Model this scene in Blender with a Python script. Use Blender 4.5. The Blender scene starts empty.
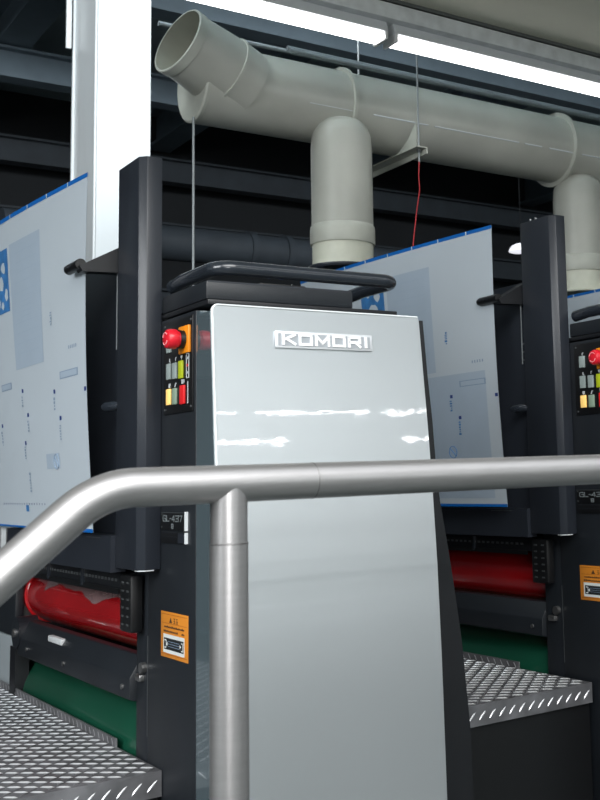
import bpy, bmesh, math, random
from mathutils import Vector, Matrix
random.seed(4)
PI = math.pi
C = bpy.context.scene.collection
PITCH = 1.162

# ------------------------------------------------------------------ materials
def lin(c):
    return tuple((x/255/12.92) if x/255 <= 0.04045 else ((x/255+0.055)/1.055)**2.4 for x in c) + (1,)
def mat(name, rgb, rough=0.5, metal=0.0, coat=0.0, coat_rough=0.08, emit=0, noise=0.0, nscale=6.0,
        bump=0.0, bscale=40.0, stretch=None, spec=0.5, alpha=1.0, rvar=0.0, trans=0.0):
    m = bpy.data.materials.new(name); m.use_nodes = True
    nt = m.node_tree; b = nt.nodes['Principled BSDF']
    col = lin(rgb)
    b.inputs['Base Color'].default_value = col
    b.inputs['Roughness'].default_value = rough
    b.inputs['Metallic'].default_value = metal
    b.inputs['Coat Weight'].default_value = coat
    b.inputs['Coat Roughness'].default_value = coat_rough
    b.inputs['Specular IOR Level'].default_value = spec
    b.inputs['Alpha'].default_value = alpha
    b.inputs['Transmission Weight'].default_value = trans
    tc = nt.nodes.new('ShaderNodeTexCoord'); mp = nt.nodes.new('ShaderNodeMapping')
    nt.links.new(tc.outputs['Object'], mp.inputs['Vector'])
    if stretch: mp.inputs['Scale'].default_value = stretch
    if emit:
        b.inputs['Emission Color'].default_value = col
        b.inputs['Emission Strength'].default_value = emit
    if noise or rvar:
        n = nt.nodes.new('ShaderNodeTexNoise'); n.inputs['Scale'].default_value = nscale
        n.inputs['Detail'].default_value = 5
        nt.links.new(mp.outputs['Vector'], n.inputs['Vector'])
        if noise:
            r = nt.nodes.new('ShaderNodeMapRange')
            r.inputs['From Min'].default_value = .3; r.inputs['From Max'].default_value = .7
            r.inputs['To Min'].default_value = 1-noise; r.inputs['To Max'].default_value = 1+noise*.6
            nt.links.new(n.outputs['Fac'], r.inputs['Value'])
            mx = nt.nodes.new('ShaderNodeVectorMath'); mx.operation = 'SCALE'
            mx.inputs[0].default_value = col[:3]
            nt.links.new(r.outputs['Result'], mx.inputs['Scale'])
            nt.links.new(mx.outputs['Vector'], b.inputs['Base Color'])
        if rvar:
            r2 = nt.nodes.new('ShaderNodeMapRange')
            r2.inputs['To Min'].default_value = max(0, rough-rvar); r2.inputs['To Max'].default_value = rough+rvar
            nt.links.new(n.outputs['Fac'], r2.inputs['Value'])
            nt.links.new(r2.outputs['Result'], b.inputs['Roughness'])
    if bump:
        n = nt.nodes.new('ShaderNodeTexNoise'); n.inputs['Scale'].default_value = bscale
        nt.links.new(mp.outputs['Vector'], n.inputs['Vector'])
        bp = nt.nodes.new('ShaderNodeBump'); bp.inputs['Strength'].default_value = bump
        bp.inputs['Distance'].default_value = 0.01
        nt.links.new(n.outputs['Fac'], bp.inputs['Height'])
        nt.links.new(bp.outputs['Normal'], b.inputs['Normal'])
        if coat: nt.links.new(bp.outputs['Normal'], b.inputs['Coat Normal'])
    return m

M = {}
M['dark'] = mat('charcoal painted steel', (27, 31, 36), .42, noise=.12, bump=.04, bscale=300)
M['darker'] = mat('black painted steel', (17, 19, 23), .45, noise=.15)
M['post'] = mat('slate grey painted steel', (38, 42, 49), .33, noise=.08, bump=.03, bscale=300)
M['black'] = mat('black plastic', (13, 14, 16), .42)
M['tube'] = mat('dark lacquered tube', (38, 43, 50), .22, coat=.5)
M['silver'] = mat('silver glossy enamel', (201, 206, 209), .3, metal=.78, coat=.7, coat_rough=.02, bump=.008, bscale=26, noise=.02, nscale=2)
M['return'] = mat('enamel with painted dark reflection', (92, 106, 112), .12, metal=.3, coat=.8, coat_rough=.03)  # silver paint toned grey to hold the dark it mirrors
M['white_edge'] = mat('bright bevelled edge', (235, 240, 242), .25, metal=.2)
M['chrome'] = mat('chromed badge', (225, 228, 231), .3, metal=.4)
M['badge_in'] = mat('badge field with painted shade', (168, 173, 178), .4, metal=.3)  # relief shading of the letters put into darker field, whiter strokes
M['chrome_hi'] = mat('badge lettering with painted light', (255, 255, 255), .3)
M['rail'] = mat('brushed stainless tube', (184, 182, 182), .36, metal=.85, noise=.05, nscale=30, bump=.06, bscale=160, stretch=(1, 1, 8))
M['weld'] = mat('welded stainless', (150, 148, 147), .4, metal=.9, noise=.25, nscale=90)
M['tread'] = mat('diamond plate aluminium', (128, 128, 131), .42, metal=.6, noise=.35, nscale=14, rvar=.12)
M['tread_glint'] = mat('raised bars with painted glint', (220, 221, 223), .3, metal=.6)  # caught light put into a lighter tone than the plate
M['red_roller'] = mat('glossy red cylinder', (172, 22, 28), .14, coat=.9, coat_rough=.04, noise=.2, nscale=4)
M['band'] = mat('painted pale reflection', (140, 112, 112), .16, coat=.9, coat_rough=.04, noise=.2, nscale=12)  # mirrored light on the roller put into a pale colour
M['green_roller'] = mat('green cylinder', (20, 78, 58), .33, coat=.3, noise=.12, nscale=5)
M['hub'] = mat('machined steel', (150, 150, 150), .3, metal=.9)
M['sheet'] = mat('anodised pale blue plate', (192, 202, 210), .42, metal=.1, noise=.035, nscale=2.5)
M['sheet_blue'] = mat('blue plate edge', (12, 98, 178), .4)
M['print_pale'] = mat('pale blue print', (170, 185, 200), .45, metal=.1, noise=.03, nscale=12)
M['print_line'] = mat('pale text rows', (166, 182, 198), .45, metal=.1)
M['print_mid'] = mat('mid blue print', (60, 120, 178), .45, noise=.3, nscale=25)
M['print_dark'] = mat('dark blue marks', (18, 50, 120), .45)
M['print_grey'] = mat('grey blue text', (135, 155, 178), .45)
M['duct'] = mat('grey pvc duct', (182, 183, 174), .38, noise=.16, nscale=3.5, coat=.15, coat_rough=.3)
M['duct_in'] = mat('duct inside', (160, 160, 148), .5, noise=.12)
M['duct_ring'] = mat('duct collar', (186, 188, 178), .4, noise=.12, nscale=10)
M['duct_low'] = mat('cream duct sleeve', (204, 206, 190), .42, noise=.12, nscale=12)
M['bead'] = mat('weld bead', (190, 192, 184), .4)
M['orange'] = mat('orange label', (206, 128, 38), .5)
M['orange_d'] = mat('label rule', (150, 78, 20), .5)
M['label_ink'] = mat('label ink', (70, 45, 25), .6)
M['label_white'] = mat('label white', (214, 218, 216), .5)
M['label_black'] = mat('label black', (28, 32, 34), .5)
M['stop_red'] = mat('emergency red', (214, 28, 44), .35, coat=.2)
M['stop_pale'] = mat('pale pink arrow', (250, 170, 175), .4)
M['stop_orange'] = mat('orange stop plate', (236, 140, 20), .45)
M['btn_grey'] = mat('grey push button', (142, 154, 152), .4, emit=.15)
M['btn_sage'] = mat('sage push button', (130, 150, 132), .4, emit=.12)
M['btn_green'] = mat('yellow green push button', (158, 170, 30), .4, emit=.25)
M['btn_amber'] = mat('pale amber push button', (250, 206, 120), .4, emit=.4)
M['btn_red'] = mat('red push button', (206, 32, 36), .4, emit=.2)
M['icon'] = mat('white print', (190, 196, 198), .5)
M['screw'] = mat('screw steel', (120, 124, 126), .35, metal=.8)
M['ink'] = mat('silver lettering', (128, 136, 138), .4, metal=.3)
M['column'] = mat('white gloss column paint', (206, 211, 213), .35, coat=.15, coat_rough=.15, noise=.04, nscale=1.5)
M['steelblue'] = mat('blue grey roof steel', (92, 106, 116), .6, noise=.1)
M['roof'] = mat('dark roof deck', (150, 166, 172), .8, noise=.15, nscale=1.2)
M['far'] = mat('hall wall in painted gloom', (22, 26, 30), .85, noise=.25, nscale=.7)
M['girt'] = mat('dark steel girt', (44, 51, 58), .7, noise=.2)
M['beam'] = mat('beige plaster beam', (226, 225, 208), .8, noise=.06, nscale=1.5)
M['beam_edge'] = mat('beam edge grey', (84, 88, 86), .7, noise=.1)
M['tray'] = mat('galvanised trunking', (206, 210, 211), .5, metal=.1, noise=.15, nscale=20)
M['conduit'] = mat('galvanised conduit', (150, 158, 162), .45, metal=.3)
M['batten'] = mat('white enamel batten', (190, 194, 196), .5)
M['lamp'] = mat('fluorescent tube', (255, 255, 255), .3, emit=5.0)
M['lamp_back'] = mat('fluorescent tube rear', (255, 255, 255), .3, emit=48.0)
M['lampcap'] = mat('lamp end cap', (210, 212, 212), .3, metal=.3)
M['cable'] = mat('red insulated wire', (176, 40, 46), .5)
M['bluewire'] = mat('blue insulated wire', (90, 130, 220), .5)
M['rod'] = mat('zinc rod', (150, 156, 158), .4, metal=.3)
M['floor'] = mat('grey epoxy floor', (60, 68, 67), .35, noise=.12, nscale=1.5)
M['wall'] = mat('off white painted wall', (226, 230, 230), .8, noise=.03)
M['refl_band'] = mat('added reflection band', (58, 66, 66), .6, noise=.08)
M['cream_lamp'] = mat('pendant lamp shade', (240, 242, 250), .5, emit=1.0)

# ------------------------------------------------------------------ mesh helpers
class B:
    """collects shapes into one bmesh with several materials"""
    def __init__(s): s.bm = bmesh.new(); s.mats = []
    def mi(s, m):
        if m not in s.mats: s.mats.append(m)
        return s.mats.index(m)
    def _tag(s, faces, m, smooth=False):
        i = s.mi(m)
        for f in faces: f.material_index = i; f.smooth = smooth
    def box(s, x0, x1, y0, y1, z0, z1, m, bev=0.0, mtx=None, seg=2):
        t = bmesh.new()
        bmesh.ops.create_cube(t, size=1)
        bmesh.ops.scale(t, vec=(x1-x0, y1-y0, z1-z0), verts=t.verts)
        bmesh.ops.translate(t, vec=((x0+x1)/2, (y0+y1)/2, (z0+z1)/2), verts=t.verts)
        if bev: bmesh.ops.bevel(t, geom=t.edges[:], offset=bev, segments=seg, affect='EDGES', profile=.5)
        s._merge(t, m, mtx, bev > 0)
    def _merge(s, t, m, mtx=None, smooth=False):
        if mtx: bmesh.ops.transform(t, matrix=mtx, verts=t.verts)
        i = s.mi(m); mp = {}
        for v in t.verts: mp[v] = s.bm.verts.new(v.co)
        for f in t.faces:
            try: g = s.bm.faces.new([mp[v] for v in f.verts])
            except ValueError: continue
            g.material_index = i; g.smooth = smooth
        t.free()
    def prism(s, pts, axis, a, b, m, bev=0.0, smooth=False):
        """pts: 2D outline; extruded along axis from a to b. axis z:(x,y) y:(x,z) x:(y,z)"""
        t = bmesh.new()
        def P(p, h):
            return {'z': (p[0], p[1], h), 'y': (p[0], h, p[1]), 'x': (h, p[0], p[1])}[axis]
        lo = [t.verts.new(P(p, a)) for p in pts]; hi = [t.verts.new(P(p, b)) for p in pts]
        n = len(pts)
        t.faces.new(lo[::-1]); t.faces.new(hi)
        for k in range(n): t.faces.new([lo[k], lo[(k+1) % n], hi[(k+1) % n], hi[k]])
        bmesh.ops.recalc_face_normals(t, faces=t.faces)
        if bev: bmesh.ops.bevel(t, geom=t.edges[:], offset=bev, segments=2, affect='EDGES', profile=.5)
        s._merge(t, m, None, smooth)
    def cyl(s, p, q, r, m, seg=40, r2=None, caps=True, smooth=True):
        p = Vector(p); q = Vector(q); d = (q-p).normalized(); r2 = r if r2 is None else r2
        u = d.orthogonal().normalized(); v = d.cross(u)
        A = [s.bm.verts.new(p+(u*math.cos(2*PI*k/seg)+v*math.sin(2*PI*k/seg))*r) for k in range(seg)]
        Z = [s.bm.verts.new(q+(u*math.cos(2*PI*k/seg)+v*math.sin(2*PI*k/seg))*r2) for k in range(seg)]
        fs = [s.bm.faces.new([A[k], A[(k+1) % seg], Z[(k+1) % seg], Z[k]]) for k in range(seg)]
        s._tag(fs, m, smooth)
        if caps: s._tag([s.bm.faces.new(A[::-1]), s.bm.faces.new(Z)], m)
    def lathe(s, p, d, prof, m, seg=40):
        """prof: (distance along d, radius)"""
        p = Vector(p); d = Vector(d).normalized(); u = d.orthogonal().normalized(); v = d.cross(u)
        rings = []
        for h, r in prof:
            rings.append([s.bm.verts.new(p+d*h+(u*math.cos(2*PI*k/seg)+v*math.sin(2*PI*k/seg))*max(r, 1e-5)) for k in range(seg)])
        for a, b in zip(rings, rings[1:]):
            s._tag([s.bm.faces.new([a[k], a[(k+1) % seg], b[(k+1) % seg], b[k]]) for k in range(seg)], m, True)
    def tube(s, pts, r, m, seg=16, caps=True, closed=False):
        pts = [Vector(p) for p in pts]; rings = []; n = len(pts); u = None
        for k, p in enumerate(pts):
            d = (pts[min(k+1, n-1)]-pts[max(k-1, 0)]).normalized()
            if u is None: u = d.orthogonal().normalized()
            u = (u-d*u.dot(d)).normalized(); v = d.cross(u)
            rings.append([s.bm.verts.new(p+(u*math.cos(2*PI*j/seg)+v*math.sin(2*PI*j/seg))*r) for j in range(seg)])
        for a, b in zip(rings, rings[1:]):
            s._tag([s.bm.faces.new([a[k], a[(k+1) % seg], b[(k+1) % seg], b[k]]) for k in range(seg)], m, True)
        if caps: s._tag([s.bm.faces.new(rings[0][::-1]), s.bm.faces.new(rings[-1])], m)
    def quad(s, a, b, c, d, m):
        s._tag([s.bm.faces.new([s.bm.verts.new(x) for x in (a, b, c, d)])], m)
    def build(s, name, parent=None, loc=(0, 0, 0), normals=True, sharp=35):
        if normals: bmesh.ops.recalc_face_normals(s.bm, faces=s.bm.faces)
        org = Vector(loc)
        p = parent
        while p is not None: org = org+Vector(p.location); p = p.parent
        for v in s.bm.verts: v.co -= org
        me = bpy.data.meshes.new(name)
        s.bm.to_mesh(me); s.bm.free()
        for m in s.mats: me.materials.append(m)
        try: me.set_sharp_from_angle(angle=math.radians(sharp))
        except Exception: pass
        o = bpy.data.objects.new(name, me); C.objects.link(o)
        o.location = loc
        if parent: o.parent = parent
        return o

def tag(o, label, cat, group=None, kind=None):
    o['label'] = label; o['category'] = cat
    if group: o['group'] = group
    if kind: o['kind'] = kind
    return o
def empty(name, loc, label, cat, group=None, kind=None):
    o = bpy.data.objects.new(name, None); C.objects.link(o); o.location = loc
    o.empty_display_size = .1
    return tag(o, label, cat, group, kind)
def one(b, name, loc, label, cat, group=None, kind=None):
    return tag(b.build(name, None, loc), label, cat, group, kind)
def dup(root, dx, label=None):
    def cp(o, par):
        c = o.copy(); C.objects.link(c)
        if par: c.parent = par
        for ch in kids.get(o, []): cp(ch, c)
        return c
    kids = {}
    for o in bpy.data.objects:
        if o.parent: kids.setdefault(o.parent, []).append(o)
    r = cp(root, None); r.location = Vector(root.location)+Vector(dx)
    if label: r['label'] = label
    return r
def arc(cx, cz, r, a0, a1, n=8):
    return [(cx+r*math.cos(math.radians(a0+(a1-a0)*k/n)), cz+r*math.sin(math.radians(a0+(a1-a0)*k/n))) for k in range(n+1)]
def interp(tab, z):
    for (z0, v0), (z1, v1) in zip(tab, tab[1:]):
        if z0 <= z <= z1: return v0+(v1-v0)*(z-z0)/(z1-z0)
    return tab[0][1] if z < tab[0][0] else tab[-1][1]

# ------------------------------------------------------------------ stroke lettering (flat bars in a local plane)
GL = {
 'K': [[(0,0),(0,1)], [(0.05,.45),(1,1)], [(.25,.55),(1,0)]],
 'O': [[(0,0),(0,1)], [(0,1),(1,1)], [(1,1),(1,0)], [(1,0),(0,0)]],
 'M': [[(0,0),(0,1)], [(0,1),(.5,.2)], [(.5,.2),(1,1)], [(1,1),(1,0)]],
 'R': [[(0,0),(0,1)], [(0,1),(1,1)], [(1,1),(1,.45)], [(1,.45),(0,.45)], [(.55,.45),(1,0)]],
 'I': [[(.5,0),(.5,1)]],
 'G': [[(1,.85),(.8,1)], [(.8,1),(.2,1)], [(.2,1),(0,.8)], [(0,.8),(0,.2)], [(0,.2),(.2,0)], [(.2,0),(1,0)], [(1,0),(1,.5)], [(1,.5),(.5,.5)]],
 'L': [[(0,1),(0,0)], [(0,0),(1,0)]],
 '-': [[(.1,.5),(.9,.5)]],
 '4': [[(.75,0),(.75,1)], [(.75,1),(0,.3)], [(0,.3),(1,.3)]],
 '3': [[(0,1),(1,1)], [(1,1),(1,0)], [(1,0),(0,0)], [(.3,.5),(1,.5)]],
 '7': [[(0,1),(1,1)], [(1,1),(.4,0)]],
 '8': [[(0,0),(0,1)], [(0,1),(1,1)], [(1,1),(1,0)], [(1,0),(0,0)], [(0,.5),(1,.5)]],
}
def letters(b, text, org, ux, uz, w, h, gap, t, out, m, widths={}):
    """bars laid in the plane (ux, uz) raised by vector out"""
    ux = Vector(ux); uz = Vector(uz); o = Vector(org); out = Vector(out); x = 0
    for ch in text:
        cw = w*widths.get(ch, 1)
        for (x0, y0), (x1, y1) in GL.get(ch, []):
            p = Vector((x+x0*cw, y0*h)); q = Vector((x+x1*cw, y1*h))
            d = (q-p).normalized(); n = Vector((-d.y, d.x))*t/2; e = d*t*.45
            c2 = [p-e-n, q+e-n, q+e+n, p-e+n]
            lo = [b.bm.verts.new(o+ux*c.x+uz*c.y) for c in c2]
            hi = [b.bm.verts.new(o+ux*c.x+uz*c.y+out) for c in c2]
            fs = [b.bm.faces.new(hi)]
            for k in range(4): fs.append(b.bm.faces.new([lo[k], lo[(k+1) % 4], hi[(k+1) % 4], hi[k]]))
            b._tag(fs, m)
        x += cw+gap
    return x

# ================================================================== PRESS UNIT
XP, YF = .87, 2.10
FRONT_Y = [(0, 2.035), (.6, 2.045), (.8, 2.055), (1.1, 2.072), (1.3, 2.087), (1.53, 2.106), (1.847, 2.128)]
FRONT_X = [(0, 1.352), (.8, 1.354), (1.31, 1.365), (1.53, 1.366), (1.847, 1.357)]
FLARE = [(0, 1.527), (.916, 1.511), (1.11, 1.494), (1.24, 1.476), (1.31, 1.465), (1.43, 1.444), (1.5, 1.436), (1.62, 1.428), (1.72, 1.418), (1.85, 1.408)]

def press_unit():
    U = empty('press_unit', (XP, YF, 0), 'front press unit in the middle of the photo, silver console front with raised lettered badge', 'printing press', 'printing units of the press line')
    def part(b, name, parent=None, label=None, **k):
        o = b.build(name, parent or U, **k)
        if label: o['label'] = label
        return o
    # near side frame
    b = B()
    b.box(XP, 1.40, 2.207, 2.475, 0, 1.846, M['dark'], .002)
    b.box(XP+.003, 1.40, 2.4755, 2.555, 0, 1.32, M['dark'], .002)
    part(b, 'side_frame')
    b = B()
    pts = [(1.30, 0)]+[(x, z) for z, x in FLARE]+[(1.30, 1.85)]
    b.prism(pts, 'y', 2.19, 2.2065, M['darker'])
    part(b, 'flared_apron')
    b = B(); b.box(XP-.001, XP-.0001, 2.4745, 2.476, .96, 1.17, M['screw']); part(b, 'edge_glint')  # highlight on the frame edge put in as a thin steel strip
    # front panel : curved in height
    b = B()
    zs = [0, .3, .6, .8, .95, 1.1, 1.2, 1.3, 1.4, 1.5, 1.6, 1.7, 1.8, 1.83]
    zt = 1.847; rc = .012
    rows = []
    for z in zs: rows.append((XP+.002, interp(FRONT_X, z), z))
    for k in range(1, 5):
        a = PI/2*k/4
        z = zt-rc+rc*math.sin(a); rows.append((XP+.002+rc*(1-math.cos(a)), interp(FRONT_X, z)-.004*(1-math.cos(a)), z))
    nx = 8
    th = .010
    F = [[b.bm.verts.new((x0+(x1-x0)*i/nx, interp(FRONT_Y, z), z)) for i in range(nx+1)] for x0, x1, z in rows]
    K = [[b.bm.verts.new((x0+(x1-x0)*i/nx, interp(FRONT_Y, z)+th, z)) for i in range(nx+1)] for x0, x1, z in rows]
    nr = len(rows)
    fs = []
    for r in range(nr-1):
        for i in range(nx):
            fs.append(b.bm.faces.new([F[r][i], F[r][i+1], F[r+1][i+1], F[r+1][i]]))
            fs.append(b.bm.faces.new([K[r][i], K[r+1][i], K[r+1][i+1], K[r][i+1]]))
    b._tag(fs, M['silver'], True)
    fs = []
    for r in range(nr-1):
        fs.append(b.bm.faces.new([F[r][0], F[r+1][0], K[r+1][0], K[r][0]]))
        fs.append(b.bm.faces.new([F[r][nx], K[r][nx], K[r+1][nx], F[r+1][nx]]))
    for i in range(nx):
        fs.append(b.bm.faces.new([F[-1][i], F[-1][i+1], K[-1][i+1], K[-1][i]]))
        fs.append(b.bm.faces.new([F[0][i], K[0][i], K[0][i+1], F[0][i+1]]))
    b._tag(fs, M['white_edge'])
    fp = part(b, 'front_panel', label='glossy silver front panel of the console')
    # bevel highlight put in as a white tube along left and top edge
    b = B()
    rim_glint = [(XP+.0018, interp(FRONT_Y, z)-.0005, z) for z in zs]
    rim_glint += [(XP+.002+rc*(1-math.cos(PI/2*k/6)), interp(FRONT_Y, zt)-.0005, zt-rc+rc*math.sin(PI/2*k/6)) for k in range(1, 7)]
    rim_glint += [(1.353, interp(FRONT_Y, zt)-.0005, zt)]
    b.tube(rim_glint, .0022, M['white_edge'], seg=8)
    part(b, 'rim_glint', fp)
    # return between front panel and side frame, dark reflection put into its grey
    b = B()
    zr = [0, .6, .8, 1.1, 1.3, 1.53, 1.835]
    for z0, z1 in zip(zr, zr[1:]):
        t = bmesh.new()
        V = []
        for z in (z0, z1):
            y = interp(FRONT_Y, z)+th+.0005
            V += [t.verts.new(p) for p in ((XP+.001, y, z), (1.355, y, z), (1.355, 2.1885, z), (XP+.001, 2.1885, z))]
        for q in ((0, 1, 2, 3), (4, 7, 6, 5), (0, 4, 5, 1), (1, 5, 6, 2), (2, 6, 7, 3), (3, 7, 4, 0)): t.faces.new([V[i] for i in q])
        b._merge(t, M['return'])
    b.box(XP+.0012, 1.29, 2.1885, 2.2065, 0, 1.842, M['return'])
    part(b, 'panel_return', label='glossy side return behind the silver panel, dark reflection put into its grey')
    # badge
    yb = interp(FRONT_Y, 1.78)
    ux = Vector((1, 0, 0)); up = Vector((0, .0694, 1)).normalized(); out = Vector((0, -1, .0694)).normalized()
    mtx = Matrix.Translation((0, 0, 0))
    b = B()
    c0 = Vector((1.003, yb-.0005, 1.7635))
    R = Matrix((ux, up, -out)).transposed().to_4x4()
    T = Matrix.Translation(c0+Vector((0, -.0018, 0)))@R
    b.box(0, .228, 0, .036, -.004, 0, M['chrome'], .0015, mtx=T)
    b.box(.006, .222, .005, .031, -.0045, -.004, M['badge_in'], mtx=T)
    bd = part(b, 'badge', label='raised silver name badge')
    b = B()
    letters(b, 'KOMORI', T@Vector((.017, .0085, -.0045)), ux, up, .026, .0195, .0115, .0052, out*.0025, M['chrome_hi'], {'I': .25, 'M': 1.12, 'K': 1.0})
    part(b, 'lettering', bd)
    # control panel on the side face
    b = B(); b.box(XP-.003, XP-.0002, 2.226, 2.388, 1.640, 1.838, M['black'], .001)
    cp = part(b, 'control_panel')
    xf = XP-.003
    for (y, z) in ((2.380, 1.829), (2.234, 1.829), (2.380, 1.650), (2.234, 1.650)):
        b = B(); b.lathe((xf, y, z), (-1, 0, 0), [(0, .003), (.0012, .003), (.002, .0015), (.002, 0)], M['screw'], 12); part(b, 'screw', cp)
    def btn(y0, y1, z0, z1, m):
        b = B(); b.box(xf-.0045, xf, y0+.005, y1-.005, z0, z1, M[m], .0012)
        part(b, 'button', cp)
    btn(2.337, 2.369, 1.714, 1.748, 'btn_grey'); btn(2.303, 2.335, 1.713, 1.747, 'btn_grey'); btn(2.269, 2.300, 1.711, 1.748, 'btn_green')
    btn(2.337, 2.369, 1.660, 1.694, 'btn_amber'); btn(2.303, 2.335, 1.659, 1.693, 'btn_sage'); btn(2.258, 2.292, 1.657, 1.696, 'btn_red')
    btn(2.337, 2.369, 1.771, 1.803, 'btn_grey')
    # indicator slot
    b = B()
    for (y0, y1, z0, z1) in ((2.244, 2.246, 1.710, 1.760), (2.257, 2.259, 1.710, 1.760), (2.244, 2.259, 1.709, 1.711), (2.244, 2.259, 1.759, 1.761)):
        b.box(xf-.001, xf, y0, y1, z0, z1, M['icon'])
    b.box(xf-.0012, xf, 2.247, 2.256, 1.733, 1.738, M['btn_red'])
    for z in (1.718, 1.748): b.box(xf-.0012, xf, 2.2495, 2.2535, z, z+.005, M['icon'])
    part(b, 'indicator_slot', cp)
    b = B(); b.box(xf-.001, xf, 2.249, 2.2515, 1.657, 1.702, M['icon']); part(b, 'white_line', cp)
    # pictograms over the buttons
    cp_items = 0
    for (y, z, k) in ((2.353, 1.754, 0), (2.319, 1.754, 1), (2.285, 1.755, 2), (2.353, 1.701, 3), (2.319, 1.700, 4), (2.276, 1.704, 5), (2.353, 1.808, 1)):
        s = .0045; b = B()
        if k == 0: R_ = [(-.3, -1, .3, 1), (-.3, -1, 1, -.4)]
        elif k == 1: R_ = [(-.3, -.8, .3, 1), (-.3, .5, 1, 1)]
        elif k == 2: R_ = [(-1, -.2, 1, 1), (-.3, -1, .3, 0)]
        elif k == 3: R_ = [(-1, -1, 1, 1)]
        elif k == 4: R_ = [(-1, -1, -.2, -.2), (-.4, -.6, .2, 1), (0, .5, 1, 1)]
        else: R_ = [(-2, -1, -.6, 1), (.2, -.3, 1.6, .3), (.6, -1, 1.1, 1)]
        for (a, c, d, e) in R_: b.box(xf-.0008, xf, y-d*s, y-a*s, z+c*s, z+e*s, M['icon'])
        part(b, 'pictogram', cp)
    # emergency stop
    yc, zc = 2.262, 1.7895
    b = B(); b.box(xf-.006, xf, yc-.027, yc+.027, zc-.0285, zc+.0285, M['stop_orange'], .0015); part(b, 'stop_plate', cp, 'orange square plate')
    b = B(); b.lathe((xf-.006, yc, zc), (-1, 0, 0), [(0, .019), (.010, .019), (.010, .015), (.012, .015)], M['black'], 32); part(b, 'stop_collar', cp)
    b = B(); b.lathe((xf-.016, yc, zc), (-1, 0, 0), [(0, .0), (0, .0165), (.003, .0165), (.005, .0195), (.009, .0208), (.020, .0206), (.025, .0185), (.0275, .014), (.028, 0)], M['stop_red'], 40)
    for a0 in (20, 200):
        pts = [(xf-.0438, yc+.0125*math.cos(math.radians(a0+t)), zc+.0125*math.sin(math.radians(a0+t))) for t in range(0, 121, 12)]
        b.tube(pts, .0011, M['stop_pale'], seg=6)
    part(b, 'stop_button', cp, 'red mushroom push button')
    cp.location.y -= .009
    # name plate GL-437
    b = B(); b.box(XP-.003, XP-.0002, 2.252, 2.392, 1.398, 1.435, M['black'], .0008)
    b.box(XP-.0036, XP-.003, 2.252, 2.392, 1.4335, 1.435, M['screw']); b.box(XP-.006, XP-.0002, 2.247, 2.252, 1.398, 1.4365, M['white_edge'])
    b.box(XP-.0035, XP-.003, 2.385, 2.389, 1.429, 1.432, M['screw']); b.box(XP-.0035, XP-.003, 2.385, 2.389, 1.402, 1.406, M['screw'])
    np_ = part(b, 'name_plate')
    b = B()
    letters(b, 'GL-437', (XP-.003, 2.379, 1.4165), (0, -1, 0), (0, 0, 1), .0165, .0115, .004, .0022, (-.0006, 0, 0), M['ink'], {'-': .45, 'L': .85})
    letters(b, '8', (XP-.003, 2.331, 1.402), (0, -1, 0), (0, 0, 1), .010, .0085, .004, .0022, (-.0006, 0, 0), M['ink'])
    part(b, 'lettering', np_)
    b = B(); b.box(XP-.0028, XP-.0002, 2.252, 2.392, 1.371, 1.395, M['black'], .0006)
    b.box(XP-.0032, XP-.0028, 2.256, 2.295, 1.373, 1.393, M['post']); b.box(XP-.006, XP-.0002, 2.247, 2.252, 1.372, 1.3945, M['white_edge'])
    b.box(XP-.0032, XP-.0028, 2.300, 2.386, 1.3925, 1.3935, M['post']); b.box(XP-.0032, XP-.0028, 2.300, 2.386, 1.384, 1.3848, M['post'])
    part(b, 'rating_plate')
    # warning label
    x = XP-.0012
    b = B(); b.box(x, XP-.0002, 2.243, 2.394, 1.137, 1.230, M['orange'], .0004)
    wl = part(b, 'warning_label', label='orange warning label with white pictogram box')
    b = B()
    def r2(y0, y1, z0, z1, m, k=1): b.box(x-.0003*k, x, y0, y1, z0, z1, M[m])
    r2(2.247, 2.390, 1.2245, 1.2255, 'orange_d'); r2(2.247, 2.390, 1.2065, 1.2072, 'orange_d'); r2(2.247, 2.390, 1.1435, 1.1445, 'orange_d')
    b.prism([(2.346, 1.2085), (2.330, 1.2085), (2.338, 1.2195)], 'x', x-.0003, x, M['label_ink'])
    for y in (2.322, 2.308):       # two small signs beside the triangle
        r2(y-.009, y, 1.2175, 1.2188, 'label_ink'); r2(y-.009, y, 1.2125, 1.2135, 'label_ink'); r2(y-.009, y, 1.2085, 1.2095, 'label_ink')
        r2(y-.0052, y-.0038, 1.2085, 1.2185, 'label_ink'); r2(y-.009, y-.0078, 1.2085, 1.2145, 'label_ink')
    for zz, ya, yb_ in ((1.1975, 2.264, 2.375), (1.1885, 2.264, 2.378)):
        y = yb_
        while y > ya:
            w = random.uniform(.003, .006)
            if not (zz < 1.19 and 2.285 < y < 2.297): r2(y-w, y, zz, zz+random.uniform(.003, .0045), 'label_ink')
            y -= w+.0016
    r2(2.262, 2.379, 1.1465, 1.1845, 'label_white'); r2(2.266, 2.374, 1.1535, 1.1770, 'label_black', 2)
    for yy in (2.366, 2.274):
        r2(yy-.004, yy+.004, 1.156, 1.1585, 'label_white', 3); r2(yy-.004, yy+.004, 1.171, 1.1735, 'label_white', 3)
        r2(yy-.0055, yy-.0035, 1.158, 1.172, 'label_white', 3)
        b.prism([(yy+.012*(-1 if yy > 2.3 else 1), 1.161), (yy+.012*(-1 if yy > 2.3 else 1), 1.169), (yy+.004*(-1 if yy > 2.3 else 1), 1.165)], 'x', x-.001, x-.0003, M['label_white'])
    for zz in (1.160, 1.165, 1.170): r2(2.288, 2.352, zz, zz+.0008, 'print_grey', 3)
    part(b, 'print', wl)
    # guard post
    b = B()
    b.prism([(XP-.0005, 2.40), (.836, 2.40), (.822, 2.415), (.822, 2.547), (XP-.0005, 2.547)], 'z', 1.315, 2.213, M['post'], .0015)
    part(b, 'guard_post')
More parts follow.
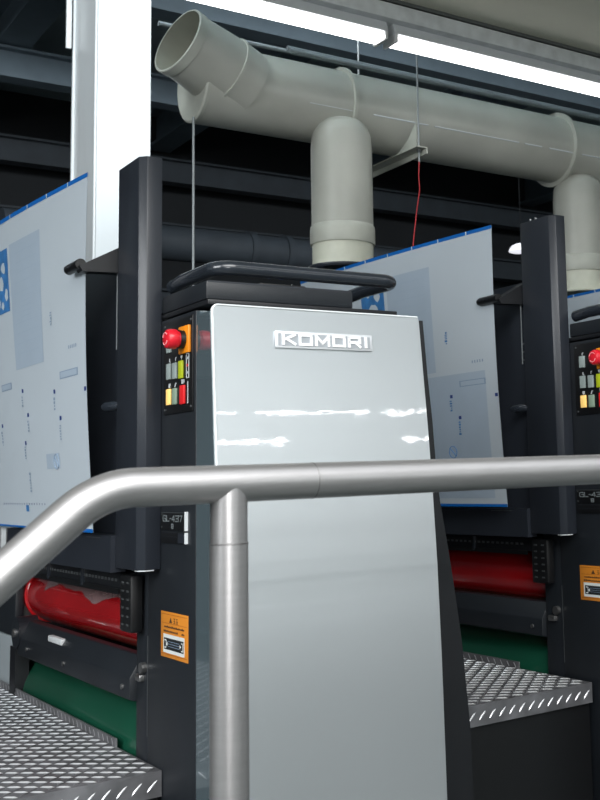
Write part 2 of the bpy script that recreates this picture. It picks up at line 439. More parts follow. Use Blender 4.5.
    b = B(); b.prism([(.856, 2.402), (.838, 2.402), (.825, 2.416), (.825, 2.43), (.850, 2.43)], 'z', 1.3125, 1.315, M['white_edge']); part(b, 'post_foot')
    for y in (2.498, 2.522):
        b = B(); b.cyl((.842, y, 2.2132), (.842, y, 2.224), .004, M['screw'], 12); part(b, 'bolt')
    # plate cover behind the hanging plate
    b = B()
    b.box(.845, .870, 2.5605, 3.72, 1.322, 2.044, M['post'], .002)
    part(b, 'plate_cover')
    b = B(); b.box(.812, .8445, 2.5475, 3.45, 1.305, 1.385, M['post']); b.box(.811, .812, 2.62, 2.72, 1.378, 1.380, M['screw'])
    part(b, 'lower_cover')
    b = B(); b.prism([(.738, 1.984), (.8448, 2.044), (.8448, 1.975), (.745, 1.972)], 'y', 2.549, 2.584, M['darker'])
    part(b, 'cover_flange')
    b = B(); b.box(.8245, .826, 2.5605, 2.5635, 1.80, 1.985, M['rod']); part(b, 'seam_strip')
    b = B()
    b.lathe((.744, 2.560, 1.990), (0, 1, 0), [(0, 0), (0, .012), (.088, .012), (.098, .009), (.102, 0)], M['black'], 24)
    for k in range(3): b.cyl((.7305, 2.60+.018*k, 1.990), (.7325, 2.60+.018*k, 1.990), .003, M['post'], 10)
    part(b, 'plate_holder')
    b = B()
    b.lathe((.828, 2.545, 1.672), (-.3, 1, 0), [(0, 0), (0, .007), (.012, .011), (.045, .012), (.058, .008), (.061, 0)], M['tube'], 24)
    part(b, 'latch_knob')
    b = B()
    for k in range(6): b.box(.8435, .845, 2.563+.014*(k % 2), 2.572+.014*(k % 2), 1.80+.012*k, 1.805+.012*k, M['screw'])
    part(b, 'label_marks')
    # slotted finger guard over red roller
    b = B(); b.box(.850, .92, 2.556, 3.47, 1.262, 1.300, M['darker'], .003); b.box(.846, .850, 2.60, 3.46, 1.252, 1.264, M['black'])
    for k in range(34): b.box(.8485, .850, 2.62+.024*k, 2.632+.024*k, 1.279, 1.285, M['screw'])
    for yy in (2.86, 3.15): b.box(.843, .850, yy, yy+.008, 1.258, 1.298, M['tube'])
    part(b, 'finger_guard')
    # rollers
    b = B(); b.lathe((.985, 2.556, 1.180), (0, 1, 0), [(0, 0), (0, .082), (1.04, .082), (1.042, .086), (1.06, .086), (1.065, .03), (1.08, .03), (1.08, 0)], M['red_roller'], 72)
    part(b, 'red_roller', label='glossy red printing cylinder')
    b = B(); b.lathe((1.012, 2.556, .895), (0, 1, 0), [(0, 0), (0, .130), (1.06, .130), (1.07, .124), (1.07, .04), (1.08, .04), (1.08, 0)], M['green_roller'], 72)
    part(b, 'green_roller', label='dull green cylinder low in the gap')
    # guard bar between rollers
    b = B()
    b.prism([(.858, 1.026), (.858, 1.072), (.884, 1.117), (.905, 1.119), (.905, 1.018), (.88, 1.018)], 'y', 2.556, 3.50, M['dark'], .003)
    b.box(.864, .880, 3.10, 3.22, 1.088, 1.104, M['tray'], .003)
    b.cyl((.855, 3.515, 1.085), (.91, 3.515, 1.085), .045, M['dark'], 32)
    b.cyl((.848, 3.515, 1.085), (.855, 3.515, 1.085), .012, M['hub'], 16)
    for yy in (2.60, 3.05, 3.40): b.cyl((.854, yy, 1.05), (.858, yy, 1.05), .006, M['hub'], 12)
    part(b, 'guard_bar')
    # terminal block under the post
    b = B(); b.box(.840, .868, 2.50, 2.572, 1.175, 1.299, M['black'], .006)
    for k in range(6):
        for y in (2.512, 2.545): b.box(.8385, .840, y, y+.012, 1.19+.018*k, 1.194+.018*k, M['screw'])
    part(b, 'terminal_block')
    b = B(); b.cyl((.862, 2.50, 1.10), (.882, 2.50, 1.10), .012, M['hub'], 16); b.box(.862, .882, 2.505, 2.535, 1.07, 1.085, M['hub'], .003); part(b, 'clamp')
    # far side
    b = B(); b.box(.90, 1.40, 3.64, 3.70, 0, 1.335, M['darker'], .003); b.box(.862, .90, 3.54, 3.60, .85, 1.04, M['darker'])
    part(b, 'far_frame')
    b = B(); b.box(.875, .899, 3.605, 4.25, .85, 1.06, M['conduit'], .004); b.box(.875, .899, 3.605, 4.25, 1.062, 1.25, M['dark'], .004); part(b, 'far_panel', label='light metal panel beyond the rollers')
    b = B(); b.box(.822, .8445, 3.455, 4.1, 1.26, 1.39, M['tray'], .004)
    for k in range(8): b.box(.820, .822, 3.49+.07*k, 3.496+.07*k, 1.265, 1.385, M['hub'])
    part(b, 'far_cover', label='light ribbed metal cover')
    b = B(); b.box(1.15, 1.40, 2.556, 3.499, 0, 1.80, M['darker']); b.box(.8705, 1.149, 2.556, 3.70, 1.34, 1.80, M['darker']); part(b, 'machine_body')
    # console top
    b = B(); b.box(XP+.002, 1.315, 2.150, 2.46, 1.8505, 1.8615, M['darker'], .002); part(b, 'top_slab')
    b = B(); b.box(XP+.001, 1.205, 2.155, 2.399, 1.862, 1.9, M['dark'], .003); b.box(XP+.005, 1.2, 2.1545, 2.1565, 1.897, 1.9005, M['post']); part(b, 'top_box')
    b = B(); b.box(1.04, 1.15, 2.27, 2.33, 1.901, 1.925, M['black'], .003); b.cyl((1.052, 2.266, 1.912), (1.062, 2.266, 1.912), .005, M['bluewire'], 12); b.cyl((1.08, 2.266, 1.912), (1.088, 2.266, 1.912), .004, M['bluewire'], 12); part(b, 'switch_box')
    # grab handle : U shaped horizontal tube
    b = B()
    zt_, r = 1.929, .0155; x0, x1, y0, rr = .897, 1.315, 2.155, .035
    pts = [(x0-.002, 2.40, zt_-.006), (x0, 2.34, zt_)]
    pts += [(x0+rr-rr*math.cos(a), y0+rr-rr*math.sin(a), zt_) for a in [PI/2*k/8 for k in range(9)]]
    pts += [(x1-rr+rr*math.sin(a), y0+rr-rr*math.cos(a), zt_) for a in [PI/2*k/8 for k in range(9)]]
    pts += [(x1, 2.30, zt_), (x1, 2.38, zt_-.004), (x1-.005, 2.42, zt_-.03), (x1-.008, 2.43, 1.862)]
    b.tube(pts, r, M['tube'], seg=20)
    part(b, 'grab_handle')
    return U
U1 = press_unit()
U2 = dup(U1, (PITCH, 0, 0), 'second press unit at the right edge, showing only its black side and guard post')

# pale wavy reflection painted along the top of the front red cylinder
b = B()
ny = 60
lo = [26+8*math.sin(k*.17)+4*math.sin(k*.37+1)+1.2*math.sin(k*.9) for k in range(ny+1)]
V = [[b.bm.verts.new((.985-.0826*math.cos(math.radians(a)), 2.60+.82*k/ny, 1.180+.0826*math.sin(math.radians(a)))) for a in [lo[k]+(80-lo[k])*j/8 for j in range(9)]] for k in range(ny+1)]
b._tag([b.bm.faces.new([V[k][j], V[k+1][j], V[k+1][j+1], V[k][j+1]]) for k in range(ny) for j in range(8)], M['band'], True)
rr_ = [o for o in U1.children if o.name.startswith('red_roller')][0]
o = b.build('painted_reflection', rr_, normals=False); o['label'] = 'pale grey reflection with a wavy edge painted on the red cylinder'

# ================================================================== hanging printing plates
def make_plate(dx, label, variant):
    T0, Z1, Z0 = 2.600, 2.213, 1.392
    def S(u, v, off=0.0):        # u 0..1 near->far, v 0..1 bottom->top
        y = 2.590+.01*v+1.12*u
        xt = .768-.055*math.sin(min(u*1.25, 1)*PI/2) - (.0 if variant < 2 else .04)
        xb = .787+.012*u
        x = xb+(xt-xb)*v**1.3 - .012*math.sin(PI*v)
        return Vector((x+dx-off, y, Z0+(Z1-Z0)*v))
    def grid(b, u0, u1, v0, v1, m, off=0.0, nu=18, nv=14):
        V = [[b.bm.verts.new(S(u0+(u1-u0)*i/nu, v0+(v1-v0)*j/nv, off)) for i in range(nu+1)] for j in range(nv+1)]
        b._tag([b.bm.faces.new([V[j][i], V[j][i+1], V[j+1][i+1], V[j+1][i]]) for j in range(nv) for i in range(nu)], m, True)
    P = empty('printing_plate', S(0, 0), label, 'printing plate', 'thin printing plates hung in front of the units')
    b = B(); grid(b, 0, 1, 0, 1, M['sheet']); grid(b, 0, 1, 0, 1, M['sheet'], -.0006)
    b.build('plate_sheet', P, normals=False)
    b = B(); grid(b, 0, 1, .987, 1, M['sheet_blue'], .0006, 24, 1); grid(b, 0, 1, .987, 1, M['sheet_blue'], -.0012, 24, 1)
    e = b.build('top_edge', P, normals=False); e['label'] = 'bright blue top edge'
    for k in range(9):
        b = B(); grid(b, .1+.12*k, .104+.12*k, .987, 1, M['label_white'], .0012, 1, 1); b.build('edge_tick', e, normals=False)
    b = B(); grid(b, 0, .42, 0, .010, M['sheet_blue'], .0006, 24, 1); grid(b, .52, 1, 0, .006, M['sheet_blue'], .0006, 24, 1)
    e = b.build('bottom_edge', P, normals=False); e['label'] = 'narrow blue bottom edge'
    def mark(name, u0, u1, v0, v1, m, off=.0005, nu=1, nv=1):
        b = B(); grid(b, u0, u1, v0, v1, M[m], off, nu, nv); return b.build(name, P, normals=False)
    def text(u, v0, v1, m, w=.010):
        b = B(); z = v0; e = S(u, v0); 
        while z < v1:
            h = random.uniform(.003, .008); grid(b, u-random.uniform(.2, .5)*w, u+random.uniform(.3, .8)*w, z, z+h, M[m], .0009, 1, 1); z += h+.0035
        b.build('text_line', P, normals=False)
    if variant < 2:
        mark('text_block', .27, .483, .50, .905, 'print_pale', nu=8, nv=8)
        b = B()
        for k in range(22):
            v = .53+.016*k
            if 7 < k < 13: grid(b, .34, .43-.02*random.random(), v, v+.004, M['print_line'], .0008, 3, 1)
            elif k % 2: grid(b, .295, .46-.03*random.random(), v, v+.003, M['print_line'], .0008, 3, 1)
        b.build('text_rows', P, normals=False)
        pic = mark('printed_picture', .499, .625, .695, .90, 'print_mid', nu=6, nv=6)
        b = B()
        for (u, v, ru, rv) in ((.535, .84, .018, .022), (.56, .79, .024, .026), (.52, .75, .014, .02), (.585, .86, .015, .018), (.59, .73, .02, .02), (.555, .72, .012, .014)):
            n = 12; c = b.bm.verts.new(S(u, v, .0009))
            w = [b.bm.verts.new(S(u+ru*math.cos(2*PI*k/n)*random.uniform(.7, 1.1), v+rv*math.sin(2*PI*k/n)*random.uniform(.7, 1.1), .0009)) for k in range(n)]
            b._tag([b.bm.faces.new([c, w[k], w[(k+1) % n]]) for k in range(n)], M['sheet'])
        b.build('picture_highlights', pic, normals=False)
        dk = 'print_dark'
        for (u, v) in ((.008, .392), (.208, .404), (.446, .43), (.417, .352), (.176, .324), (.653, .334), (.457, .267)): mark('register_mark', u-.006, u+.006, v-.006, v+.006, dk)
        tc = 'print_grey' if variant == 0 else 'print_mid'
        for (u, v0, v1) in ((.452, .381, .411), (.21, .35, .39), (.42, .30, .336), (.18, .261, .307), (.662, .269, .315), (.465, .217, .255), (.445, .113, .169), (.21, .60, .64)): text(u, v0, v1, tc)
        for (u0, u1, v) in ((.049, .166, .435), (.533, .625, .445)):
            t = mark('tag_box', u0, u1, v, v+.022, 'print_grey', .0005, 2, 1); b = B(); grid(b, u0+.006, u1-.006, v+.003, v+.019, M['print_pale'], .0009, 2, 1); b.build('tag_fill', t, normals=False)
        b = B()
        for k in range(5): grid(b, .055+.011*k, .060+.011*k, .515, .525, M['print_grey'], .0005, 1, 1)
        b.build('text_line', P, normals=False)
        b = B()
        for k in range(18): grid(b, .34+.022*k, .344+.022*k, .073, .079, M[dk], .0005, 1, 1)
        b.build('dotted_line', P, normals=False)['kind'] = 'stuff'
        mark('colour_bar', .48, .505, .052, .072, 'print_mid')
        n = 20
        b = B(); b.tube([S(.224+.018*math.cos(2*PI*k/n), .20+.022*math.sin(2*PI*k/n), .001) for k in range(n+1)], .0010, M[tc], seg=6); b.build('ringed_mark', P, normals=False)
        b = B(); b.tube([S(.212, .186, .001), S(.236, .214, .001)], .0011, M[tc], seg=6); b.build('ring_stroke', P, normals=False)
    if variant == 0: mark('faint_patch', .20, .30, .18, .225, 'print_pale', .0004, 3, 2)
    if variant == 1: mark('faint_patch', .05, .46, .03, .484, 'print_pale', .0004, 8, 8)
    return P
make_plate(0, 'large pale blue printing plate with blue print, hanging at the left edge of the photo', 0)
make_plate(1.15, 'pale printing plate with blue top edge, hanging right behind the silver console', 1)
make_plate(2.34, 'sliver of a third plate with blue edge, behind the tall post at the right edge', 2)

# ================================================================== walkway steps of diamond plate
def make_step(dx, z, y0, label):
    S_ = empty('walkway_step', (.59+dx, 2.39, 0), label, 'step', 'diamond plate walkway steps between the units')
    x0, x1, y1 = .27+dx, .8685+dx, 3.85
    def bars(b, u0, u1, v0, v1, P, pitch, L, W, H, sg=-1):
        nu = int((u1-u0)/pitch); nv = max(1, int((v1-v0)/pitch))
        for i in range(nu):
            for j in range(nv):
                cu = u0+(i+.5)*(u1-u0)/nu; cv = v0+(j+.5)*(v1-v0)/nv
                a = PI/4 if (i+j) % 2 else -PI/4
                if sg > 0: a = PI/4
                du, dv = math.cos(a), math.sin(a); nu_, nv_ = -dv, du
                A = [(-L/2, 0), (-L/4, W/2), (L/4, W/2), (L/2, 0), (L/4, -W/2), (-L/4, -W/2)]
                lo = [b.bm.verts.new(P(cu+p*du+q*nu_, cv+p*dv+q*nv_, 0)) for p, q in A]
                hi = [b.bm.verts.new(P(cu+p*.55*du+q*.4*nu_, cv+p*.55*dv+q*.4*nv_, H)) for p, q in A]
                fs = [b.bm.faces.new(hi)]+[b.bm.faces.new([lo[k], lo[(k+1) % 6], hi[(k+1) % 6], hi[k]]) for k in range(6)]
                b._tag(fs, M['tread_glint' if a*sg > 0 else 'tread'], True)  # one bar direction gets the lighter tone that stands for glints
    b = B(); b.box(x0, x1, y0, y1, z-.005, z, M['tread'])
    bars(b, x0+.004, x1-.004, y0+.006, 3.75, lambda u, v, h: (u, v, z+h), .0245, .032, .0054, .0022)
    b.build('tread', S_)
    b = B(); b.box(x0, x1, y0, y0+.004, z-.052, z-.0052, M['tread'])
    bars(b, x0+.004, x1-.004, z-.050, z-.006, lambda u, v, h: (u, y0-h, v), .030, .030, .0046, .0018, 1)
    b.build('fascia', S_)
    b = B(); b.box(x1-.004, x1, 2.665, 3.80, z+.0002, z+.019, M['tread'])
    for k in range(34):
        y = 2.675+.033*k
        t = bmesh.new(); vs = [t.verts.new(p) for p in ((x1-.0055, y, z+.003), (x1-.0055, y+.004, z+.002), (x1-.0055, y+.014, z+.016), (x1-.0055, y+.010, z+.017))]
        t.faces.new(vs); b._merge(t, M['tread_glint'])
    b.build('kick_lip', S_, normals=False)
    b = B(); b.box(x0+.01, x1-.002, y0+.012, y1-.03, 0, z-.0055, M['black']); b.build('step_base', S_)
    return S_
make_step(0, .907, 2.385, 'diamond plate walkway step at the lower left, with a raised lip beside the green roller')
make_step(1.15, .924, 2.348, 'diamond plate walkway step at the lower right, between the silver console and next unit')

# ================================================================== foreground handrail
HR = empty('handrail', (.52, 1.22, 0), 'brushed steel tubular handrail with one post, running across the foreground', 'handrail')
b = B()
RY, RZ, r = 1.22, 1.4945, .0212
pts = [(2.4, RY, RZ)]+[(x, RY, RZ) for x in (1.8, 1.2, .8, .6, .47)]
cx, R_ = .415, .10   # bend into the sloping stair rail
ang = 41
pts += [(cx-R_*math.sin(math.radians(a)), RY, RZ-R_*(1-math.cos(math.radians(a)))) for a in range(0, ang+1, 4)]
ex, ez = pts[-1][0], pts[-1][2]
for t in (.08, .2, .5, .8): pts.append((ex-t*math.cos(math.radians(ang)), RY, ez-t*math.sin(math.radians(ang))))
b.tube(pts, r, M['rail'], seg=40)
b.build('top_rail', HR)
b = B(); b.cyl((.5195, RY, .0), (.5195, RY, 1.427), .0212, M['rail'], 40); b.build('post', HR)
b = B(); b.cyl((2.2, RY, 0), (2.2, RY, 1.48), .0212, M['rail'], 40); b.build('post', HR)
b = B(); b.cyl((.5195, RY, 1.4285), (.5195, RY, 1.4945), .0205, M['rail'], 40); b.build('post_sleeve', HR)
b = B(); b.lathe((.5195, RY, 1.4265), (0, 0, 1), [(0, .0208), (.0006, .0217), (.0018, .0217), (.0024, .0205)], M['weld'], 40); b.build('weld_seam', HR)
b = B()
b.lathe((.622, RY, RZ), (1, 0, 0), [(0, .0213), (.0004, .0216), (.001, .0216), (.0014, .0213)], M['weld'], 40); b.build('rail_joint', HR)
b = B(); b.lathe((.5195, RY, 0), (0, 0, 1), [(0, 0), (0, .06), (.01, .06), (.012, .022), (.02, .022)], M['rail'], 32); b.build('foot_flange', HR)

# ================================================================== exhaust duct
DY, DZ = 3.64, 2.868
D = empty('exhaust_duct', (2.3, DY, DZ), 'large grey plastic exhaust duct running overhead with an open angled mouth and two drops', 'duct')
b = B(); b.cyl((1.435, DY, DZ), (4.6, DY, DZ), .142, M['duct'], 72); b.build('main_pipe', D)
b = B(); b.lathe((1.42, DY, DZ), (1, 0, 0), [(0, 0), (0, .136), (.005, .1425), (.014, .143), (.018, .141)], M['duct_ring'], 64); b.build('end_cap', D)
def ring(x, w=.018, rr=.158):
    b = B(); b.lathe((x, DY, DZ), (1, 0, 0), [(0, .14), (0, rr), (w, rr), (w, .14)], M['duct_ring'], 64); b.build('coupling_ring', D)
ring(1.975, .012, .156); ring(3.03, .012, .162)
# angled open branch
bd = Vector((-.93, -.20, .33)).normalized()
p0 = Vector((1.597, DY-.035, DZ+.006))
b = B()
b.lathe(p0, bd, [(-.03, .05), (0, .128), (.08, .130), (.245, .118), (.25, .118)], M['duct'], 64)
b.lathe(p0, bd, [(.25, .118), (.252, .121), (.283, .122), (.285, .120), (.285, .115)], M['duct_ring'], 64)
b.lathe(p0, bd, [(.285, .115), (.22, .113), (.10, .110), (.02, .05)], M['duct_in'], 64)
b.build('open_mouth', D, normals=False)
b = B(); b.lathe(p0, bd, [(.085, .125), (.088, .1335), (.095, .1335), (.098, .125)], M['duct_ring'], 64); b.build('mouth_seam', D)
# seams
b = B()
yy, zz = DY-.142*math.cos(math.radians(-19)), DZ+.142*math.sin(math.radians(-19))
for a, c in ((2.06, 2.30), (2.33, 2.74), (2.77, 2.86), (2.90, 3.04), (3.08, 3.5)): b.tube([(a, yy, zz), (c, yy, zz)], .003, M['white_edge'], 8)
for a, c in ((1.80, 1.98),): b.tube([(a, yy, zz), (c, yy, zz)], .0015, M['white_edge'], 8)
b.build('seam_bead', D)
PY = 3.55
for cx, PY, dd in ((1.948, 3.55, 0), (3.13, 3.60, -.04)):
    b = B(); b.lathe((cx, PY, dd), (0, 0, 1), [(2.37-dd, .111), (2.68, .111), (2.73, .107), (2.765, .094), (2.787, .07), (2.798, .04), (2.80, 0)], M['duct'], 64); b.build('drop_pipe', D)
    b = B(); b.lathe((cx, PY, 2.324), (0, 0, 1), [(0, .109), (0, .115), (.004, .117), (.056, .117), (.066, .115), (.070, .111)], M['duct_ring'], 64); b.build('drop_collar', D)
    b = B(); b.cyl((cx, PY, 2.245), (cx, PY, 2.34), .1095, M['duct_low'], 64); b.build('drop_sleeve', D)
    b = B(); b.lathe((cx, PY, 2.232), (0, 0, 1), [(0, 0), (0, .125), (.006, .127), (.012, .125), (.014, .109)], M['post' if cx < 3 else 'duct_low'], 48); b.build('floor_flange', D)
# machine hood that the drops plug into
for i, cx in enumerate((1.948, 3.13)):
    b = B()
    if i == 0: b.box(1.89, 2.36, 3.51, 3.78, 2.212, 2.2315, M['darker'], .003)
    b.box(2.04 if i == 0 else 3.16, cx+.42, 3.51, 3.77, 1.802 if i == 0 else 0, 2.2115 if i == 0 else 2.2315, M['darker'], .003)
    one(b, 'suction_hood', (cx, 3.64, 0), ['dark suction cabinet under the first duct drop', 'dark suction cabinet under the second duct drop by the tall post'][i], 'cabinet', 'suction cabinets behind the units')
# hangers
def hanger(cx, lab, wire=False):
    H = empty('pipe_hanger', (cx, 3.46, 2.66), lab, 'pipe hanger')
    b = B(); b.box(cx-.03, cx+.018, 3.40, 3.90, 2.692, 2.6965, M['duct_ring']); b.box(cx+.0135, cx+.018, 3.40, 3.90, 2.672, 2.6915, M['duct_ring']); b.build('angle_bar', H)
    b = B(); b.prism([(3.436, 2.80), (3.436, 2.698), (3.62, 2.698), (3.56, 2.715), (3.50, 2.745), (3.46, 2.78)], 'x', cx-.006, cx-.002, M['duct_ring']); b.build('gusset', H)
    for y in (3.43, 3.87):
        b = B(); b.cyl((cx, y, 2.645), (cx, y, 5.199), .0035, M['rod'], 10); b.build('threaded_rod', H)
        b = B(); b.cyl((cx, y, 2.682), (cx, y, 2.6915), .009, M['screw'], 6); b.build('nut', H)
hanger(2.207, 'steel angle bar on threaded rods carrying the duct between its two drops')
b = B(); b.cyl((1.418, DY-.02, 1.801), (1.418, DY-.02, 2.735), .0042, M['rod'], 12)
one(b, 'support_rod', (1.418, DY-.02, 1.801), 'thin upright rod under the closed end of the duct', 'rod')
# red wire
b = B()
pw = [(2.207, 3.43, 2.65), (2.200, 3.425, 2.59), (2.203, 3.425, 2.54), (2.182, 3.42, 2.44), (2.160, 3.41, 2.33), (2.145, 3.40, 2.2), (2.135, 3.40, 2.0)]
b.tube(pw, .0022, M['cable'], 8)
one(b, 'red_wire', (2.19, 3.42, 2.0), 'thin red wire dangling from the duct hanger to the plate below', 'wire')

# ================================================================== lights, trunking, conduits
def fixture(x0, x1, y, z, label, back=False, group='twin tube lights above the duct'):
    L = empty('fluorescent_light', ((x0+x1)/2, y, z), label, 'ceiling light', group)
    b = B(); b.prism([(y-.04, z+.014), (y-.028, z+.05), (y+.028, z+.05), (y+.04, z+.014)], 'x', x0, x1, M['batten']); b.build('batten', L)
    for dy in ((0,) if back else (-.022, .022)):
        b = B(); b.cyl((x0+.012, y+dy, z), (x1-.012, y+dy, z), .009 if back else .0105, M['lamp_back' if back else 'lamp'], 20); b.build('tube', L)
    for xx in (x0, x1-.012):
        b = B(); b.box(xx, xx+.012, y-.04, y+.04, z-.014, z+.016, M['lampcap'], .003); b.build('end_cap', L)
    if back:
        for xx in (x0+.2, x1-.2):
            b = B(); b.cyl((xx, y, z+.0505), (xx, y, 5.199), .004, M['rod'], 8); b.build('suspension_rod', L)
    return L
fixture(.60, 1.800, 3.0, 2.888, 'lit twin fluorescent light at the top left, its end meeting the next one')
fixture(1.825, 3.10, 3.0, 2.888, 'lit twin fluorescent light at the top right, above the duct coupling')
b = B(); b.box(-1.0, 5.0, 2.940, 3.075, 2.9385, 2.990, M['tray'], .002)
one(b, 'cable_trunking', (2, 3.0, 2.96), 'long galvanised trunking carrying the fluorescent lights', 'trunking')
for i, (y, z, r) in enumerate(((3.62, 3.050, .008), (3.64, 3.064, .010), (3.80, 3.12, .009))):
    b = B(); b.cyl(((1.78, 1.78, 1.36)[i], y, z), (5.4, y, z), r, M['conduit'], 12)
    one(b, 'conduit_pipe', (1.2, y, z), ['thin metal conduit lying lowest along the top of the duct', 'thicker metal conduit just above the duct', 'uppermost thin conduit above the duct'][i], 'conduit', 'conduits along the duct')
# beige beam with dark edge
b = B(); b.box(-1.5, 6.5, 1.1, 2.95, 3.012, 3.5, M['beam'])
o = one(b, 'trim_1', (2, 2, 3.06), 'beige overhead beam underside at the top right', 'beam', kind='structure')
b = B(); b.box(-1.5, 6.5, 2.9505, 2.985, 3.000, 3.5, M['beam_edge']); b.box(-1.5, 6.5, 2.9855, 3.07, 3.004, 3.010, M['beam_edge'])
one(b, 'trim_2', (2, 2.94, 3.06), 'dark grey edging along the beige overhead beam', 'beam', kind='structure')
# rear lights seen mirrored in the silver panel
for i, (x0, x1, y) in enumerate(((3.25, 4.55, -6.1), (4.7, 6.02, -6.1), (6.15, 7.4, -6.1), (4.5, 5.78, -7.5), (7.25, 8.5, -7.5), (1.8, 3.1, -6.1), (1.6, 2.9, -7.5))):
    fixture(x0, x1, y, 3.32, 'fluorescent light hung in the hall behind the viewer', True, 'lights behind the viewer')

# pendant lamp far
b = B(); b.lathe((6.235, 8, 3.48), (0, 0, 1), [(0, .115), (.02, .11), (.05, .09), (.07, .05), (.08, .0)], M['cream_lamp'], 24); b.lathe((6.235, 8, 3.48), (0, 0, 1), [(0, 0), (0, .115)], M['cream_lamp'], 24)
b.cyl((6.235, 8, 3.56), (6.235, 8, 5.199), .004, M['far'], 8)
one(b, 'pendant_lamp', (6.235, 8, 3.48), 'small glowing pendant lamp far behind the right guard post', 'pendant lamp')
# far duct
b = B(); b.cyl((1.8, 8, 3.24), (5.2, 8, 3.24), .13, M['girt'], 32)
for x in (3.55, 3.85): b.lathe((x, 8, 3.24), (1, 0, 0), [(0, .13), (0, .15), (.05, .15), (.05, .13)], M['girt'], 32)
for x in (4.4,): b.cyl((x, 8, 3.37), (x, 8, 5.199), .01, M['girt'], 8)
one(b, 'distant_duct', (3.5, 8, 3.24), 'dim duct far back in the dark hall, left of the nearer duct drop', 'duct')

# ================================================================== building shell
def struct(b, name, loc, label, cat): return one(b, name, loc, label, cat, kind='structure')
b = B(); b.box(-8, 16, -12, 12, -.1, 0, M['floor']); struct(b, 'floor', (4, 0, 0), 'grey epoxy floor of the print hall', 'floor')
b = B(); b.box(-8, 16, 11, 11.2, 0, 5.2, M['far']); struct(b, 'wall_back', (4, 11, 0), 'far wall of the hall, its gloom put into a dark colour', 'wall')  # missing light on the far side put into the wall colour
b = B(); b.box(-8.2, -8, -12, 11.2, 0, 5.2, M['wall']); struct(b, 'wall_left', (-8, 0, 0), 'left wall of the hall', 'wall')
b = B(); b.box(16, 16.2, -12, 11.2, 0, 5.2, M['wall']); struct(b, 'wall_right', (16, 0, 0), 'right wall of the hall', 'wall')
b = B(); b.box(-8, 16, -12.2, -12, 0, 5.2, M['wall']); b.box(-8, 16, -12, -11.97, 0, 1.72, M['refl_band']); b.box(-8, 16, -11.97, -11.95, 1.38, 1.45, M['wall'])  # unseen dark band and stripe added to shape the silver panel's reflection
struct(b, 'wall_front', (4, -12, 0), 'light wall behind the viewer with a grey band added for reflections', 'wall')
b = B(); b.box(-8.2, 16.2, -12, -4.5, 5.2, 5.35, M['wall']); struct(b, 'ceiling', (4, -8, 5.2), 'pale ceiling behind the viewer', 'ceiling')
b = B(); b.box(-8.2, 16.2, 1.0, 11.2, 5.2, 5.35, M['roof']); struct(b, 'ceiling', (4, 6, 5.2), 'dark corrugated roof deck', 'ceiling')
n = 3
for x in (-1.4, .2, 2.03, 3.9, 6.1, 8.6):
    b = B(); b.box(x-.12, x+.12, 1.2, 10.9, 4.80, 4.83, M['steelblue']); b.box(x-.015, x+.015, 1.2, 10.9, 4.83, 5.15, M['steelblue']); b.box(x-.12, x+.12, 1.2, 10.9, 5.15, 5.2, M['steelblue'])
    struct(b, 'trim_%d' % n, (x, 6, 4.8), 'blue grey roof beam running away overhead', 'beam'); n += 1
for y, z in ((5.2, 4.55), (7.0, 4.55), (8.8, 4.55), (10.6, 4.4), (10.6, 3.75), (10.6, 3.1), (10.6, 2.5)):
    gm = M['steelblue'] if z > 4.5 else M['girt']
    b = B(); b.box(-7, 15, y-.08, y+.08, z, z+.02, gm); b.box(-7, 15, y-.01, y+.01, z+.02, z+.22, gm); b.box(-7, 15, y-.08, y+.08, z+.22, z+.24, gm)
    struct(b, 'trim_%d' % n, (4, y, z), 'dark steel girder across the far hall', 'beam'); n += 1
# white column : H section with the web side showing
b = B()
X0 = 1.818
b.box(X0, 2.105, 6.0, 6.018, 0, 4.8, M['column']); b.box(X0, 2.105, 6.46, 6.478, 0, 4.8, M['column']); b.box(X0+.012, X0+.03, 6.018, 6.46, 0, 4.8, M['column']); b.box(2.07, 2.09, 6.018, 6.46, 0, 4.8, M['column'])
b.cyl((X0+.004, 6.03, 0), (X0+.004, 6.03, 4.8), .012, M['column'], 12)
c = struct(b, 'column', (1.95, 6.2, 0), 'white painted steel column behind the left guard post', 'column')
b = B(); b.box(1.775, 1.805, 6.44, 6.46, 3.98, 4.5, M['tray'], .004); one(b, 'wall_bracket', (1.79, 6.45, 3.98), 'small translucent bracket at the top left edge of the white column', 'bracket')

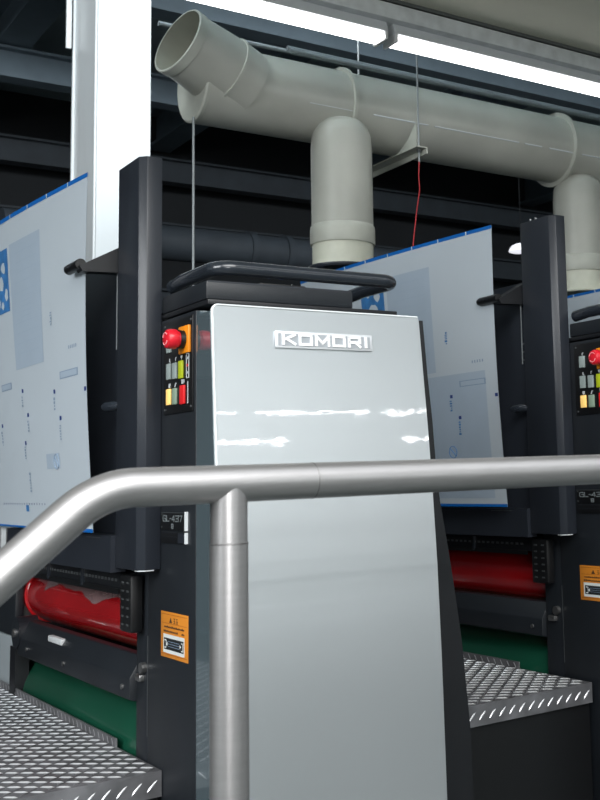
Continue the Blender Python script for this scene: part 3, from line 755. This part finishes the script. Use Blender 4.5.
# ================================================================== lights
def area(name, loc, target, sx, sy, power, col=(1, 1, 1)):
    l = bpy.data.lights.new(name, 'AREA'); l.shape = 'RECTANGLE'; l.size = sx; l.size_y = sy; l.energy = power; l.color = col
    o = bpy.data.objects.new(name, l); C.objects.link(o); o.location = loc
    o.rotation_euler = (Vector(target)-Vector(loc)).to_track_quat('-Z', 'Y').to_euler(); return o
area('added_fill', (-.5, -2.2, 4.6), (1.2, 2.6, 1.2), 5, 2.5, 300, (1, 1, .99))  # unseen area fill added for overall light on the press
area('added_fill', (-3.8, 1.0, 3.4), (1.0, 3.2, 1.6), 3, 2.5, 230, (.95, .98, 1))  # unseen fill added from the left for the hanging plates
area('added_fill', (4, -8, 4.8), (4, -12, 1.5), 12, 2, 620, (.97, 1, 1))  # unseen fill added to brighten the wall mirrored in the silver panel
area('column_wash', (.2, 3.6, 4.4), (1.9, 6.2, 2.6), 1.2, 1.0, 26, (.92, .97, 1))
area('added_fill', (-1.2, -2.8, 1.9), (.8, 2.4, 1.5), 1.6, 1.2, 55, (1, 1, 1))  # unseen fill added for the bright streak on the handrail post
area('roof_wash', (1.0, 1.3, 4.0), (2.6, 6.5, 4.8), 4, .8, 260, (.92, .97, 1))
w = bpy.data.worlds.new('World'); bpy.context.scene.world = w; w.use_nodes = True
w.node_tree.nodes['Background'].inputs['Color'].default_value = (.93, .97, 1, 1)
w.node_tree.nodes['Background'].inputs['Strength'].default_value = 1.3

# ================================================================== camera
yaw, pitch, roll = [math.radians(a) for a in (38.56386989, 7.02874789, -2.08695406)]
f, cx, cy = 1119.126, 536.229, 329.628
Fv = Vector((math.sin(yaw)*math.cos(pitch), math.cos(yaw)*math.cos(pitch), math.sin(pitch)))
rv = Vector((math.cos(yaw), -math.sin(yaw), 0)); uv = rv.cross(Fv)
c_, s_ = math.cos(roll), math.sin(roll)
Rv = rv*c_+uv*s_; Uv = -rv*s_+uv*c_
cam = bpy.data.cameras.new('camera'); co = bpy.data.objects.new('camera', cam); C.objects.link(co)
mt = Matrix((Rv, Uv, -Fv)).transposed().to_4x4(); mt.translation = Vector((0, 0, 1.5))
co.matrix_world = mt
cam.sensor_fit = 'HORIZONTAL'; cam.sensor_width = 36; cam.lens = f*36/600
cam.shift_x = (300-cx)/600; cam.shift_y = (cy-400)/600
cam.dof.use_dof = True; cam.dof.focus_distance = 2.5; cam.dof.aperture_fstop = 18
sc = bpy.context.scene; sc.camera = co
sc.view_settings.view_transform = 'Standard'; sc.view_settings.look = 'None'; sc.view_settings.exposure = 0
sc.cycles.use_denoising = True
sc.cycles.max_bounces = 6
sc.cycles.sample_clamp_indirect = 4
